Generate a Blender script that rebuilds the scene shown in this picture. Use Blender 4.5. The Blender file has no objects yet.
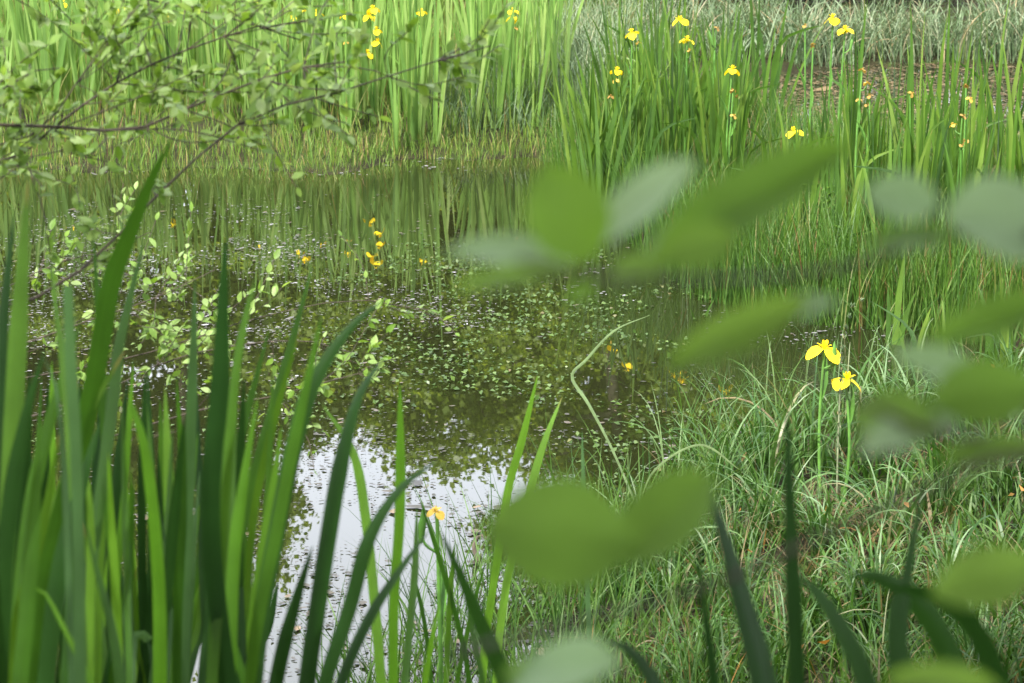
import bpy, math, random
import numpy as np
from math import radians, sin, cos, tan, atan, pi

R = random.Random(7)
N = np.random.default_rng(7)
scn = bpy.context.scene
COL = scn.collection

# ------------------------------------------------------------------ camera
H, PITCH, F, CX, CY = 2.2, radians(13.0), 2386.0, 512.0, 341.5
cam = bpy.data.objects.new('camera', bpy.data.cameras.new('camera'))
COL.objects.link(cam)
cam.location = (0, 0, H)
cam.rotation_euler = (pi / 2 - PITCH, 0, 0)
cam.data.sensor_width = 23.6
cam.data.lens = 55.0
cam.data.clip_start = 0.05
cam.data.clip_end = 3000
cam.data.dof.use_dof = True
cam.data.dof.focus_distance = 8.0
cam.data.dof.aperture_fstop = 8.0
scn.camera = cam

# ------------------------------------------------------------------ sky, sun, exposure
SUN_EL, SUN_AZ = radians(46), radians(-152)      # azimuth from +y towards +x
world = bpy.data.worlds.new('World')
scn.world = world
world.use_nodes = True
wn, wl = world.node_tree.nodes, world.node_tree.links
bg = wn['Background']
sky = wn.new('ShaderNodeTexSky')
sky.sky_type = 'NISHITA'
sky.sun_disc = False
sky.sun_elevation = SUN_EL
sky.sun_rotation = SUN_AZ
sky.air_density = 1.0
sky.dust_density = 2.0
wtc = wn.new('ShaderNodeTexCoord')
wno = wn.new('ShaderNodeTexNoise')
wno.inputs['Scale'].default_value = 2.2
wno.inputs['Detail'].default_value = 6
wl.new(wtc.outputs['Generated'], wno.inputs['Vector'])
wmr = wn.new('ShaderNodeMapRange')
wmr.inputs['From Min'].default_value = 0.3
wmr.inputs['From Max'].default_value = 0.62
wmr.inputs['To Min'].default_value = 0.55
wmr.inputs['To Max'].default_value = 0.96
wl.new(wno.outputs['Fac'], wmr.inputs['Value'])
wmx = wn.new('ShaderNodeMix')
wmx.data_type = 'RGBA'
wl.new(wmr.outputs['Result'], wmx.inputs['Factor'])
wl.new(sky.outputs['Color'], wmx.inputs['A'])
wmx.inputs['B'].default_value = (8.6, 8.8, 9.5, 1)
wl.new(wmx.outputs['Result'], bg.inputs['Color'])
bg.inputs['Strength'].default_value = 0.13

sun = bpy.data.objects.new('sun', bpy.data.lights.new('sun', 'SUN'))
COL.objects.link(sun)
sun.data.energy = 4.2
sun.data.angle = radians(4)
sun.data.color = (1.0, 0.95, 0.86)
sun.rotation_euler = (pi / 2 - SUN_EL, 0, pi - SUN_AZ)

scn.view_settings.view_transform = 'Standard'
scn.view_settings.look = 'None'
scn.view_settings.gamma = 1
scn.view_settings.exposure = 1.88
scn.cycles.use_denoising = True
scn.cycles.max_bounces = 8
scn.cycles.transparent_max_bounces = 8


# ------------------------------------------------------------------ placing helpers
def ray(px, py):
    u, v = (px - CX) / F, (CY - py) / F
    return np.array([u, cos(PITCH) + v * sin(PITCH), -sin(PITCH) + v * cos(PITCH)])


def at(px, py, d):
    """point seen at pixel (px, py), d metres in front along the ground"""
    r = ray(px, py)
    return np.array([0, 0, H]) + r * (d / r[1])


def flat(px, py, z=0.0):
    r = ray(px, py)
    return np.array([0, 0, H]) + r * ((z - H) / r[2])


# ------------------------------------------------------------------ mesh helpers
def mk(name, verts, faces, mat=None, attr=None, parent=None, smooth=True, uv=None):
    verts = np.asarray(verts, dtype=np.float32).reshape(-1, 3)
    faces = np.asarray(faces, dtype=np.int32)
    me = bpy.data.meshes.new(name)
    nf, k = faces.shape
    me.vertices.add(len(verts))
    me.vertices.foreach_set('co', verts.ravel())
    me.loops.add(nf * k)
    me.loops.foreach_set('vertex_index', faces.ravel())
    me.polygons.add(nf)
    me.polygons.foreach_set('loop_start', np.arange(0, nf * k, k, dtype=np.int32))
    me.polygons.foreach_set('loop_total', np.full(nf, k, dtype=np.int32))
    if smooth:
        me.polygons.foreach_set('use_smooth', np.ones(nf, dtype=bool))
    for an, av in (attr or {}).items():
        a = me.attributes.new(an, 'FLOAT', 'POINT')
        a.data.foreach_set('value', np.asarray(av, dtype=np.float32).ravel())
    me.update(calc_edges=True)
    me.validate()
    if mat:
        me.materials.append(mat)
    return me


def ob(name, me, parent=None, loc=None, rot=None, scale=None):
    o = bpy.data.objects.new(name, me)
    COL.objects.link(o)
    if parent:
        o.parent = parent
    if loc is not None:
        o.location = loc
    if rot is not None:
        o.rotation_euler = rot
    if scale is not None:
        o.scale = scale
    return o


def tag(o, label=None, cat=None, group=None, kind=None):
    if label:
        o['label'] = label
    if cat:
        o['category'] = cat
    if group:
        o['group'] = group
    if kind:
        o['kind'] = kind
    return o


def thing(name, label, cat, loc, rz=0.0, group=None):
    return tag(ob(name, None, None, loc, (0, 0, rz)), label, cat, group)


def cat_mesh(parts):
    """join (verts, faces, attr) tuples"""
    vs, fs, av, off = [], [], {}, 0
    for p in parts:
        v, f = np.asarray(p[0]).reshape(-1, 3), np.asarray(p[1])
        vs.append(v)
        fs.append(f + off)
        off += len(v)
        for k, a in (p[2] if len(p) > 2 else {}).items():
            av.setdefault(k, []).append(np.asarray(a).ravel())
    return np.concatenate(vs), np.concatenate(fs), {k: np.concatenate(a) for k, a in av.items()}


def tube(pts, rad, sides=6):
    pts = np.asarray(pts, float)
    n = len(pts)
    rad = np.asarray(rad, float) if np.ndim(rad) else np.full(n, rad)
    tg = np.gradient(pts, axis=0)
    tg /= np.linalg.norm(tg, axis=1, keepdims=True) + 1e-9
    ref = np.array([0.31, 0.17, 0.94]) if abs(tg[0][2]) < 0.8 else np.array([0.94, 0.31, 0.17])
    a = np.cross(tg, ref)
    a /= np.linalg.norm(a, axis=1, keepdims=True) + 1e-9
    b = np.cross(tg, a)
    ang = np.arange(sides) * 2 * pi / sides
    v = pts[:, None, :] + rad[:, None, None] * (np.cos(ang)[None, :, None] * a[:, None, :] + np.sin(ang)[None, :, None] * b[:, None, :])
    i = np.arange(n - 1)[:, None] * sides
    j = np.arange(sides)[None, :]
    k = (j + 1) % sides
    f = np.stack([i + j, i + k, i + sides + k, i + sides + j], -1).reshape(-1, 4)
    return v.reshape(-1, 3), f


def spline(pts, n=16):
    """Catmull-Rom through pts (any dimension), even in arc length"""
    p = np.asarray(pts, float)
    if len(p) == 2:
        return p[0] + (p[1] - p[0]) * np.linspace(0, 1, n)[:, None]
    q = np.vstack([2 * p[0] - p[1], p, 2 * p[-1] - p[-2]])
    out = []
    for i in range(1, len(q) - 2):
        t = np.linspace(0, 1, 12, endpoint=False)[:, None]
        a, b, c, d = q[i - 1], q[i], q[i + 1], q[i + 2]
        out.append(0.5 * (2 * b + (c - a) * t + (2 * a - 5 * b + 4 * c - d) * t ** 2 + (3 * b - a - 3 * c + d) * t ** 3))
    out = np.vstack(out + [p[-1:]])
    s = np.concatenate([[0], np.cumsum(np.linalg.norm(np.diff(out, axis=0), axis=1))])
    u = np.linspace(0, s[-1], n)
    return np.stack([np.interp(u, s, out[:, k]) for k in range(out.shape[1])], 1)


def blades(base, L, W, az, lean, bend, seg=5, face=None, var=None, power=1.4, tipw=0.06):
    """many thin curved blades as one (verts, faces, attr)"""
    base = np.asarray(base, float)
    n = len(base)
    g = lambda x: np.broadcast_to(np.asarray(x, float), (n,)).copy()
    L, W, az, lean, bend = g(L), g(W), g(az), g(lean), g(bend)
    face = N.uniform(-0.9, 0.9, n) if face is None else g(face)
    var = N.random(n) if var is None else g(var)
    dirh = np.stack([np.cos(az), np.sin(az), np.zeros(n)], 1)
    side = np.stack([-np.sin(az), np.cos(az), np.zeros(n)], 1)
    up = np.array([0, 0, 1.0])
    p = base.copy()
    V, T = [], []
    for s in range(seg + 1):
        t = s / seg
        th = lean + bend * t ** power
        tang = np.sin(th)[:, None] * dirh + np.cos(th)[:, None] * up
        nor = np.cross(tang, side)
        wv = np.cos(face)[:, None] * side + np.sin(face)[:, None] * nor
        w = W * 0.5 * ((1 - t) ** 0.65 * (0.75 + 0.6 * min(1, t * 4) - 0.35) + tipw * 0.5)
        V.append(p - wv * w[:, None])
        V.append(p + wv * w[:, None])
        T += [np.full(n, t)] * 2
        p = p + tang * (L / seg)[:, None]
    V = np.stack(V, 1)                       # n, 2(seg+1), 3
    T = np.stack(T, 1)
    k = 2 * (seg + 1)
    i = (np.arange(n) * k)[:, None, None]
    s = (np.arange(seg) * 2)[None, :, None]
    f = (i + s + np.array([0, 1, 3, 2])[None, None, :]).reshape(-1, 4)
    return V.reshape(-1, 3), f, {'var': np.repeat(var, k), 'along': T.ravel()}


def leaf_template(rows=((0, .04), (.15, .3), (.4, .5), (.65, .42), (.86, .2), (1, .015)), cols=3, fold=0.25, droop=0.25, wave=0.0):
    v, T = [], []
    for t, w in rows:
        for c in range(cols):
            x = (2 * c / (cols - 1) - 1) * w
            v.append((x, t, fold * abs(x) - droop * t * t + wave * sin(9 * t + c)))
            T.append(t)
    n = len(rows)
    f = [(r * cols + c, r * cols + c + 1, (r + 1) * cols + c + 1, (r + 1) * cols + c) for r in range(n - 1) for c in range(cols - 1)]
    return np.array(v, float), np.array(f), np.array(T)


LEAF = leaf_template(fold=.14, droop=.12)
LEAF4 = (np.array([(0, 0, 0), (.42, .5, .1), (0, 1, -.15), (-.42, .5, .1)], float), np.array([(0, 1, 2, 3)]), np.array([0, .5, 1, .5]))


def scatter_leaves(pos, direc, normal, length, width, tmpl=LEAF, var=None):
    pos = np.asarray(pos, float)
    n = len(pos)
    d = np.asarray(direc, float)
    d = d / (np.linalg.norm(d, axis=1, keepdims=True) + 1e-9)
    nn = np.asarray(normal, float)
    x = np.cross(d, nn)
    x /= np.linalg.norm(x, axis=1, keepdims=True) + 1e-9
    z = np.cross(x, d)
    tv, tf, tt = tmpl
    L = np.broadcast_to(length, (n,))[:, None, None]
    Wd = np.broadcast_to(width, (n,))[:, None, None]
    v = pos[:, None, :] + tv[None, :, 0:1] * Wd * x[:, None, :] + tv[None, :, 1:2] * L * d[:, None, :] + tv[None, :, 2:3] * L * z[:, None, :]
    f = (np.arange(n) * len(tv))[:, None, None] + tf[None]
    var = N.random(n) if var is None else np.broadcast_to(var, (n,))
    return v.reshape(-1, 3), f.reshape(-1, 4), {'var': np.repeat(var, len(tv)), 'along': np.tile(tt, n)}


def rand_unit(n):
    v = N.normal(size=(n, 3))
    return v / np.linalg.norm(v, axis=1, keepdims=True)


# ------------------------------------------------------------------ materials
def nodes(name):
    m = bpy.data.materials.new(name)
    m.use_nodes = True
    return m, m.node_tree.nodes, m.node_tree.links, m.node_tree.nodes['Principled BSDF'], m.node_tree.nodes['Material Output']


def ramp(n, stops):
    r = n.new('ShaderNodeValToRGB')
    e = r.color_ramp.elements
    while len(e) > 1:
        e.remove(e[-1])
    e[0].position, e[0].color = stops[0][0], (*stops[0][1], 1)
    for p, c in stops[1:]:
        x = e.new(p)
        x.color = (*c, 1)
    return r


def leaf_mat(name, stops, transl=0.4, tcol=(1.5, 1.45, 0.6), rough=0.5, spec=0.22, veins=0.0, objrand=False, mottle=0.25, mscale=30.0, tips=0.0):
    m, n, l, p, out = nodes(name)
    if objrand:
        src = n.new('ShaderNodeObjectInfo').outputs['Random']
    else:
        a = n.new('ShaderNodeAttribute')
        a.attribute_name = 'var'
        src = a.outputs['Fac']
    r = ramp(n, stops)
    l.new(src, r.inputs['Fac'])
    g = n.new('ShaderNodeNewGeometry')
    no = n.new('ShaderNodeTexNoise')
    no.inputs['Scale'].default_value = mscale
    no.inputs['Detail'].default_value = 3
    l.new(g.outputs['Position'], no.inputs['Vector'])
    mr = n.new('ShaderNodeMapRange')
    mr.inputs['From Min'].default_value = 0.3
    mr.inputs['From Max'].default_value = 0.7
    mr.inputs['To Min'].default_value = 1 - mottle
    mr.inputs['To Max'].default_value = 1 + mottle
    l.new(no.outputs['Fac'], mr.inputs['Value'])
    fac = mr.outputs['Result']
    if veins:
        ac = n.new('ShaderNodeAttribute')
        ac.attribute_name = 'across'
        w = n.new('ShaderNodeTexNoise')
        w.noise_dimensions = '1D'
        w.inputs['Scale'].default_value = 13.0
        w.inputs['Detail'].default_value = 2
        l.new(ac.outputs['Fac'], w.inputs['W'])
        m2 = n.new('ShaderNodeMapRange')
        m2.inputs['From Min'].default_value = 0.3
        m2.inputs['From Max'].default_value = 0.7
        m2.inputs['To Min'].default_value = 1 - veins
        m2.inputs['To Max'].default_value = 1 + veins
        l.new(w.outputs['Fac'], m2.inputs['Value'])
        mm = n.new('ShaderNodeMath')
        mm.operation = 'MULTIPLY'
        l.new(fac, mm.inputs[0])
        l.new(m2.outputs['Result'], mm.inputs[1])
        fac = mm.outputs[0]
    colr = r.outputs['Color']
    if tips:                                        # some blades have a withered brown tip
        al = n.new('ShaderNodeAttribute')
        al.attribute_name = 'along'
        oi = n.new('ShaderNodeObjectInfo')
        fr = n.new('ShaderNodeMath')
        fr.operation = 'MULTIPLY_ADD'
        l.new(oi.outputs['Random'], fr.inputs[0])
        fr.inputs[1].default_value = tips
        l.new(al.outputs['Fac'], fr.inputs[2])
        f2 = n.new('ShaderNodeMapRange')
        f2.inputs['From Min'].default_value = .975 + tips * .8
        f2.inputs['From Max'].default_value = 1.0 + tips * .86
        l.new(fr.outputs[0], f2.inputs['Value'])
        tm = n.new('ShaderNodeMix')
        tm.data_type = 'RGBA'
        l.new(f2.outputs['Result'], tm.inputs['Factor'])
        l.new(colr, tm.inputs['A'])
        tm.inputs['B'].default_value = (.17, .12, .05, 1)
        colr = tm.outputs['Result']
    sc = n.new('ShaderNodeVectorMath')
    sc.operation = 'SCALE'
    l.new(colr, sc.inputs[0])
    l.new(fac, sc.inputs['Scale'])
    l.new(sc.outputs[0], p.inputs['Base Color'])
    p.inputs['Roughness'].default_value = rough
    p.inputs['Specular IOR Level'].default_value = spec
    if transl:
        tr = n.new('ShaderNodeBsdfTranslucent')
        tc = n.new('ShaderNodeVectorMath')
        tc.operation = 'MULTIPLY'
        l.new(sc.outputs[0], tc.inputs[0])
        tc.inputs[1].default_value = tcol
        l.new(tc.outputs[0], tr.inputs['Color'])
        mx = n.new('ShaderNodeMixShader')
        mx.inputs['Fac'].default_value = transl
        l.new(p.outputs[0], mx.inputs[1])
        l.new(tr.outputs[0], mx.inputs[2])
        l.new(mx.outputs[0], out.inputs['Surface'])
    return m


def bark_mat(name, a, b, scale=40):
    m, n, l, p, out = nodes(name)
    tc = n.new('ShaderNodeTexCoord')
    no = n.new('ShaderNodeTexNoise')
    no.inputs['Scale'].default_value = scale
    no.inputs['Detail'].default_value = 5
    l.new(tc.outputs['Object'], no.inputs['Vector'])
    r = ramp(n, [(0.3, a), (0.7, b)])
    l.new(no.outputs['Fac'], r.inputs['Fac'])
    l.new(r.outputs['Color'], p.inputs['Base Color'])
    p.inputs['Roughness'].default_value = 0.85
    bp = n.new('ShaderNodeBump')
    bp.inputs['Strength'].default_value = 0.4
    bp.inputs['Distance'].default_value = 0.01
    l.new(no.outputs['Fac'], bp.inputs['Height'])
    l.new(bp.outputs[0], p.inputs['Normal'])
    return m


M_IRIS_NEAR = leaf_mat('iris_leaf_shade', [(0, (.017, .055, .006)), (.5, (.032, .088, .010)), (1, (.06, .13, .015))], .4, (1.6, 1.5, .5), .42, .3, veins=.4, objrand=True, mottle=.2, mscale=14, tips=.12)  # base greens lowered to carry the shade of the near bank
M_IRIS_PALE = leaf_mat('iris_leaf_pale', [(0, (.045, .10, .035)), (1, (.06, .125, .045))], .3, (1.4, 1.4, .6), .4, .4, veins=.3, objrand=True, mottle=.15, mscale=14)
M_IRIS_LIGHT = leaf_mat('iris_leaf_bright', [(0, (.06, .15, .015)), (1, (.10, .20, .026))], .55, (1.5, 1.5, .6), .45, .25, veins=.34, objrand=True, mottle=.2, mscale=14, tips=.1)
M_IRIS_DARK = leaf_mat('iris_leaf_dark', [(0, (.008, .030, .005)), (1, (.016, .05, .008))], .25, (1.4, 1.4, .6), .42, .25, veins=.4, objrand=True, mottle=.15, mscale=14)  # shade on the near blades deepened in the base colour
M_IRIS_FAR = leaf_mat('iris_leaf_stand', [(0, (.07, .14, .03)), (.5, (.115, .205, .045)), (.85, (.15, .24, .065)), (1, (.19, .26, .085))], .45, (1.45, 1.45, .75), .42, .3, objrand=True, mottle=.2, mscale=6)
M_IRIS_SPIT = leaf_mat('iris_leaf_spit', [(0, (.022, .058, .008)), (.5, (.045, .10, .013)), (.8, (.07, .13, .018)), (1, (.10, .16, .03))], .4, (1.5, 1.45, .6), .42, .3, objrand=True, mottle=.25, mscale=6, tips=.1)
M_STEM = leaf_mat('flower_stem_green', [(0, (.05, .13, .02)), (1, (.07, .16, .03))], 0, objrand=True)
M_PETAL = leaf_mat('iris_petal_yellow', [(0, (.74, .53, .012)), (1, (.78, .60, .02))], .3, (1.1, 1.05, .6), .6, .12, objrand=True, mottle=.15, mscale=60)
M_WITHER = leaf_mat('iris_petal_withered', [(0, (.20, .12, .03)), (.7, (.34, .22, .05)), (1, (.5, .34, .05))], .3, (1.1, 1.0, .6), .6, .2, objrand=True)
M_FARGRASS = leaf_mat('shore_grass', [(0, (.04, .09, .012)), (.4, (.075, .135, .02)), (.8, (.12, .17, .035)), (.93, (.18, .16, .06)), (1, (.15, .09, .045))], .35, rough=.55, spec=.2)
M_SPITGRASS = leaf_mat('spit_grass', [(0, (.022, .06, .009)), (.5, (.045, .105, .014)), (.85, (.075, .135, .025)), (.95, (.15, .13, .05)), (1, (.13, .065, .03))], .35, rough=.5, spec=.25)
M_SEDGE = leaf_mat('grey_sedge', [(0, (.045, .08, .03)), (.4, (.09, .14, .07)), (.8, (.155, .20, .115)), (.93, (.22, .21, .13)), (1, (.22, .16, .08))], .3, (1.2, 1.2, .7), .5, .3)
M_BANK = leaf_mat('bank_grass', [(0, (.012, .038, .005)), (.35, (.022, .06, .008)), (.7, (.048, .10, .016)), (.9, (.095, .145, .06)), (.95, (.085, .068, .03)), (.985, (.15, .115, .055)), (1, (.3, .13, .03))], .35, rough=.5, spec=.2)
M_SEDGE_LEAF = leaf_mat('pale_blade', [(0, (.11, .16, .075)), (1, (.14, .19, .09))], .3, (1.3, 1.3, .7), .45, .3, objrand=True)
M_TUSSOCK = leaf_mat('tussock_sedge', [(0, (.02, .06, .010)), (.4, (.04, .095, .018)), (.75, (.08, .145, .045)), (.93, (.13, .20, .10)), (1, (.16, .12, .06))], .35, (1.4, 1.4, .7), .42, .3)
M_WILLOW = leaf_mat('willow_leaf', [(0, (.07, .135, .02)), (.5, (.135, .22, .045)), (1, (.22, .30, .12))], .45, (1.5, 1.5, .6), .5, .25)
M_SALLOW_LEAF = leaf_mat('sallow_leaf', [(0, (.085, .17, .02)), (1, (.125, .215, .035))], .5, (1.4, 1.4, .7), .5, .3, objrand=True, mottle=.18)
M_SALLOW_SHEEN = leaf_mat('sallow_leaf_sheen', [(0, (.18, .28, .13)), (1, (.24, .33, .19))], .4, (1.2, 1.25, .8), .6, .3, objrand=True, mottle=.12)  # pale tone carries sky sheen on the upper leaf face
M_TREE = leaf_mat('tree_leaf', [(0, (.06, .11, .016)), (.4, (.14, .21, .035)), (1, (.22, .29, .08))], .5, (1.6, 1.5, .6), .4, .4)
M_HERB = leaf_mat('herb_leaf', [(0, (.08, .17, .02)), (1, (.12, .21, .035))], .4)
M_BARK = bark_mat('bark', (.03, .022, .016), (.10, .08, .06), 18)
M_TWIG = bark_mat('twig_bark', (.014, .010, .006), (.045, .032, .018), 90)
M_DEADWOOD = bark_mat('dead_stem', (.10, .06, .035), (.24, .17, .10), 60)

# ------------------------------------------------------------------ setting: pond and ground
POND = [(-7.5, 14.5)] + [tuple(flat(*p)[:2]) for p in (
    (0, 166), (110, 172), (230, 168), (330, 176), (400, 160), (470, 163), (530, 156), (566, 170),
    (590, 200), (640, 235), (690, 285), (760, 300), (850, 318), (940, 318), (985, 312),
    (1000, 330), (950, 368), (890, 402), (840, 432), (790, 455), (740, 474), (700, 500), (660, 535), (625, 575), (608, 620), (610, 660), (620, 720))] + [
    (0.3, 5.2), (-0.8, 4.9), (-2.0, 4.9), (-4, 5.2), (-7.5, 5.6)]
POOL = [tuple(flat(*p)[:2]) for p in ((690, 112), (760, 82), (850, 66), (940, 64), (1024, 66))] + [(8, 19.4), (12, 16), (7, 13.4)] + [
    tuple(flat(*p)[:2]) for p in ((1024, 180), (940, 172), (860, 165), (790, 150), (730, 128))]


def sdf(poly, X, Y):
    """signed distance, positive outside"""
    P = np.array(poly, float)
    d = np.full(X.shape, 1e9)
    s = np.zeros(X.shape, bool)
    n = len(P)
    for i in range(n):
        a, b = P[i], P[(i + 1) % n]
        e = b - a
        wx, wy = X - a[0], Y - a[1]
        t = np.clip((wx * e[0] + wy * e[1]) / (e @ e + 1e-12), 0, 1)
        d = np.minimum(d, (wx - e[0] * t) ** 2 + (wy - e[1] * t) ** 2)
        c = ((a[1] <= Y) & (b[1] > Y)) | ((b[1] <= Y) & (a[1] > Y))
        xs = a[0] + (Y - a[1]) / (b[1] - a[1] + 1e-12) * e[0]
        s ^= c & (X < xs)
    return np.where(s, -1, 1) * np.sqrt(d)


def smooth(a, b, x):
    t = np.clip((x - a) / (b - a), 0, 1)
    return t * t * (3 - 2 * t)


def wob(X, Y):
    return (np.sin(X * 2.1 + 1.3 * np.sin(Y * 1.7)) * np.cos(Y * 2.6 + X * .7) * .5 + np.sin(X * 5.3 + Y * 3.1) * np.cos(Y * 6.1 - X * 2.2) * .3
            + np.sin(X * 13 + 2 * np.sin(Y * 9)) * np.cos(Y * 11 + X * 4) * .2)


def ground_z(X, Y):
    X, Y = np.asarray(X, float), np.asarray(Y, float)
    d = np.minimum(sdf(POND, X, Y), sdf(POOL, X, Y))
    z = np.where(d < 0, np.maximum(d * 0.5, -0.5), np.minimum(0.005 + d * 0.12, 0.12))
    z = z + wob(X, Y) * 0.03
    wet = smooth(5.2, 5.9, Y) * (1 - smooth(8.8, 9.4, Y)) * (d > 0) * (X > -1)
    z = z * (1 - wet) + wet * np.minimum(.012 + d * .03, .03) + wet * wob(X * 1.6, Y * 1.6) * .045
    z = z + 0.62 * smooth(4.9, 2.3, Y) + 0.25 * smooth(19, 26, Y) + 0.5 * smooth(30, 90, Y)
    return z


def axis(lo, hi, a, b, fine, coarse):
    s = [lo]
    while s[-1] < hi:
        x = s[-1]
        g = max(a - x, x - b, 0)
        s.append(x + fine + min(coarse, g * 0.25))
    return np.array(s)


gx = axis(-420, 420, -4, 5, .09, 60)
gy = axis(-60, 900, 4, 20, .09, 60)
GX, GY = np.meshgrid(gx, gy)
GZ = ground_z(GX, GY)
ny, nx = GX.shape
ii = (np.arange(ny - 1)[:, None] * nx + np.arange(nx - 1)[None, :])
gf = np.stack([ii, ii + 1, ii + nx + 1, ii + nx], -1).reshape(-1, 4)
m, n, l, p, out = nodes('marsh_ground')
tc = n.new('ShaderNodeNewGeometry')
n1 = n.new('ShaderNodeTexNoise'); n1.inputs['Scale'].default_value = 3.0; n1.inputs['Detail'].default_value = 8
n2 = n.new('ShaderNodeTexNoise'); n2.inputs['Scale'].default_value = 45.0; n2.inputs['Detail'].default_value = 6
l.new(tc.outputs['Position'], n1.inputs['Vector']); l.new(tc.outputs['Position'], n2.inputs['Vector'])
r1 = ramp(n, [(.3, (.012, .010, .005)), (.5, (.022, .022, .009)), (.62, (.025, .04, .009)), (.75, (.045, .055, .015))])
l.new(n1.outputs['Fac'], r1.inputs['Fac'])
mm = n.new('ShaderNodeMix'); mm.data_type = 'RGBA'; mm.blend_type = 'MULTIPLY'; mm.inputs['Factor'].default_value = .8
r2 = ramp(n, [(.3, (.4, .4, .4)), (.7, (1.4, 1.35, 1.2))])
l.new(n2.outputs['Fac'], r2.inputs['Fac'])
l.new(r1.outputs['Color'], mm.inputs['A']); l.new(r2.outputs['Color'], mm.inputs['B'])
l.new(mm.outputs['Result'], p.inputs['Base Color'])
p.inputs['Roughness'].default_value = .9
p.inputs['Specular IOR Level'].default_value = .12
bp = n.new('ShaderNodeBump'); bp.inputs['Strength'].default_value = .7; bp.inputs['Distance'].default_value = .03
l.new(n2.outputs['Fac'], bp.inputs['Height']); l.new(bp.outputs[0], p.inputs['Normal'])
tag(ob('ground', mk('ground', np.stack([GX, GY, GZ], -1), gf, m)), kind='structure')

m, n, l, p, out = nodes('pond_water')
p.inputs['Base Color'].default_value = (.010, .012, .004, 1)
p.inputs['Roughness'].default_value = .0
p.inputs['IOR'].default_value = 1.48
tc = n.new('ShaderNodeNewGeometry')
w1 = n.new('ShaderNodeTexNoise'); w1.inputs['Scale'].default_value = 5; w1.inputs['Detail'].default_value = 3
w2 = n.new('ShaderNodeTexNoise'); w2.inputs['Scale'].default_value = 38; w2.inputs['Detail'].default_value = 2
l.new(tc.outputs['Position'], w1.inputs['Vector']); l.new(tc.outputs['Position'], w2.inputs['Vector'])
ad = n.new('ShaderNodeMath'); ad.operation = 'MULTIPLY_ADD'; ad.inputs[1].default_value = .12
l.new(w2.outputs['Fac'], ad.inputs[0]); l.new(w1.outputs['Fac'], ad.inputs[2])
bp = n.new('ShaderNodeBump'); bp.inputs['Strength'].default_value = .10; bp.inputs['Distance'].default_value = .0007
l.new(ad.outputs[0], bp.inputs['Height']); l.new(bp.outputs[0], p.inputs['Normal'])
wx = np.array([-14, 16]); wy = np.array([4.0, 21.5])
wv = [(-14, 4.0, 0), (16, 4.0, 0), (16, 21.5, 0), (-14, 21.5, 0)]
tag(ob('pond_water', mk('pond_water', wv, [(0, 1, 2, 3)], m, smooth=False)), kind='structure')


def gz(x, y):
    return float(ground_z(np.array([x]), np.array([y]))[0])


# ------------------------------------------------------------------ floating fluff, sky glints laid as pale flakes, and debris (nobody could count it)
def flakes(n, pxr, pyr, size, keep=None, vr=(0, 1)):
    px, py = N.uniform(*pxr, n), N.uniform(*pyr, n)
    pts = np.array([flat(a, b)[:2] for a, b in zip(px, py)])
    cl = wob(pts[:, 0] * 2.2, pts[:, 1] * 1.1) + N.normal(0, .25, n)
    ok = (cl > (keep if keep is not None else -9)) & (ground_z(pts[:, 0], pts[:, 1]) < 0)
    pts = pts[ok]
    k = len(pts)
    ang = N.uniform(0, pi, k)
    s = N.lognormal(math.log(size), .45, k)
    base = np.array([0, .9, 1.9, 2.9, 4.1, 5.2])
    rr = N.uniform(.55, 1.0, (k, 6))
    lx = rr * np.cos(base)[None] * s[:, None]
    ly = rr * np.sin(base)[None] * s[:, None] * N.uniform(.35, .8, k)[:, None]
    tilt = N.normal(0, .10, k)[:, None]
    V = np.stack([pts[:, 0:1] + lx * np.cos(ang)[:, None] - ly * np.sin(ang)[:, None],
                  pts[:, 1:2] + lx * np.sin(ang)[:, None] + ly * np.cos(ang)[:, None],
                  .004 + np.maximum(0, tilt * lx) + N.uniform(0, .002, (k, 1)) + 0 * lx], -1)
    f = (np.arange(k) * 6)[:, None, None] + np.array([[0, 1, 2, 3], [0, 3, 4, 5]])[None]
    return V.reshape(-1, 3), f.reshape(-1, 4), {'var': np.repeat(N.uniform(vr[0], vr[1], k), 6)}


M_FLUFF_GLINT = leaf_mat('fluff_glint', [(0, (.04, .038, .03)), (.5, (.085, .08, .08)), (.85, (.14, .133, .14)), (1, (.24, .23, .25))], 0, rough=.5, spec=.4)  # pale greys also stand for sky glints on the ripples
M_SCUM = leaf_mat('leaf_litter', [(0, (.010, .009, .006)), (.25, (.03, .024, .014)), (.5, (.11, .072, .04)), (.85, (.14, .10, .055)), (1, (.2, .15, .09))], 0, rough=.4, spec=.5)
parts = [flakes(5500, (-60, 330), (236, 335), .006, .05), flakes(4500, (-60, 300), (205, 350), .006, .0), flakes(2200, (300, 500), (245, 330), .006, .2), flakes(1500, (-60, 300), (200, 420), .009, .1), flakes(500, (80, 230), (400, 600), .012, .3),
         flakes(500, (560, 740), (235, 305), .011, .2), flakes(500, (700, 900), (295, 345), .008, 0),
         flakes(900, (-60, 560), (155, 176), .012, .2), flakes(140, (330, 560), (270, 380), .012, .4),
         flakes(700, (600, 900), (430, 660), .009, .2), flakes(500, (690, 1060), (62, 170), .012, .3)]
v, f, a = cat_mesh(parts)
tag(ob('fluff_and_glints', mk('fluff_and_glints', v, f, M_FLUFF_GLINT, a)), 'pale willow fluff, petals and sky glints made as flakes on the pond surface', 'pale flecks', kind='stuff')
parts = [flakes(7500, (230, 580), (430, 700), .0065, -.1, (0, .25)), flakes(3500, (-60, 460), (195, 430), .008, 0, (0, .4)), flakes(900, (60, 560), (470, 690), .02, .25, (0, .5)), flakes(1200, (520, 900), (240, 520), .008, .0, (0, .4)),
         flakes(26000, (690, 1080), (60, 180), .016, -.7)]
v, f, a = cat_mesh(parts)
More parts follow.
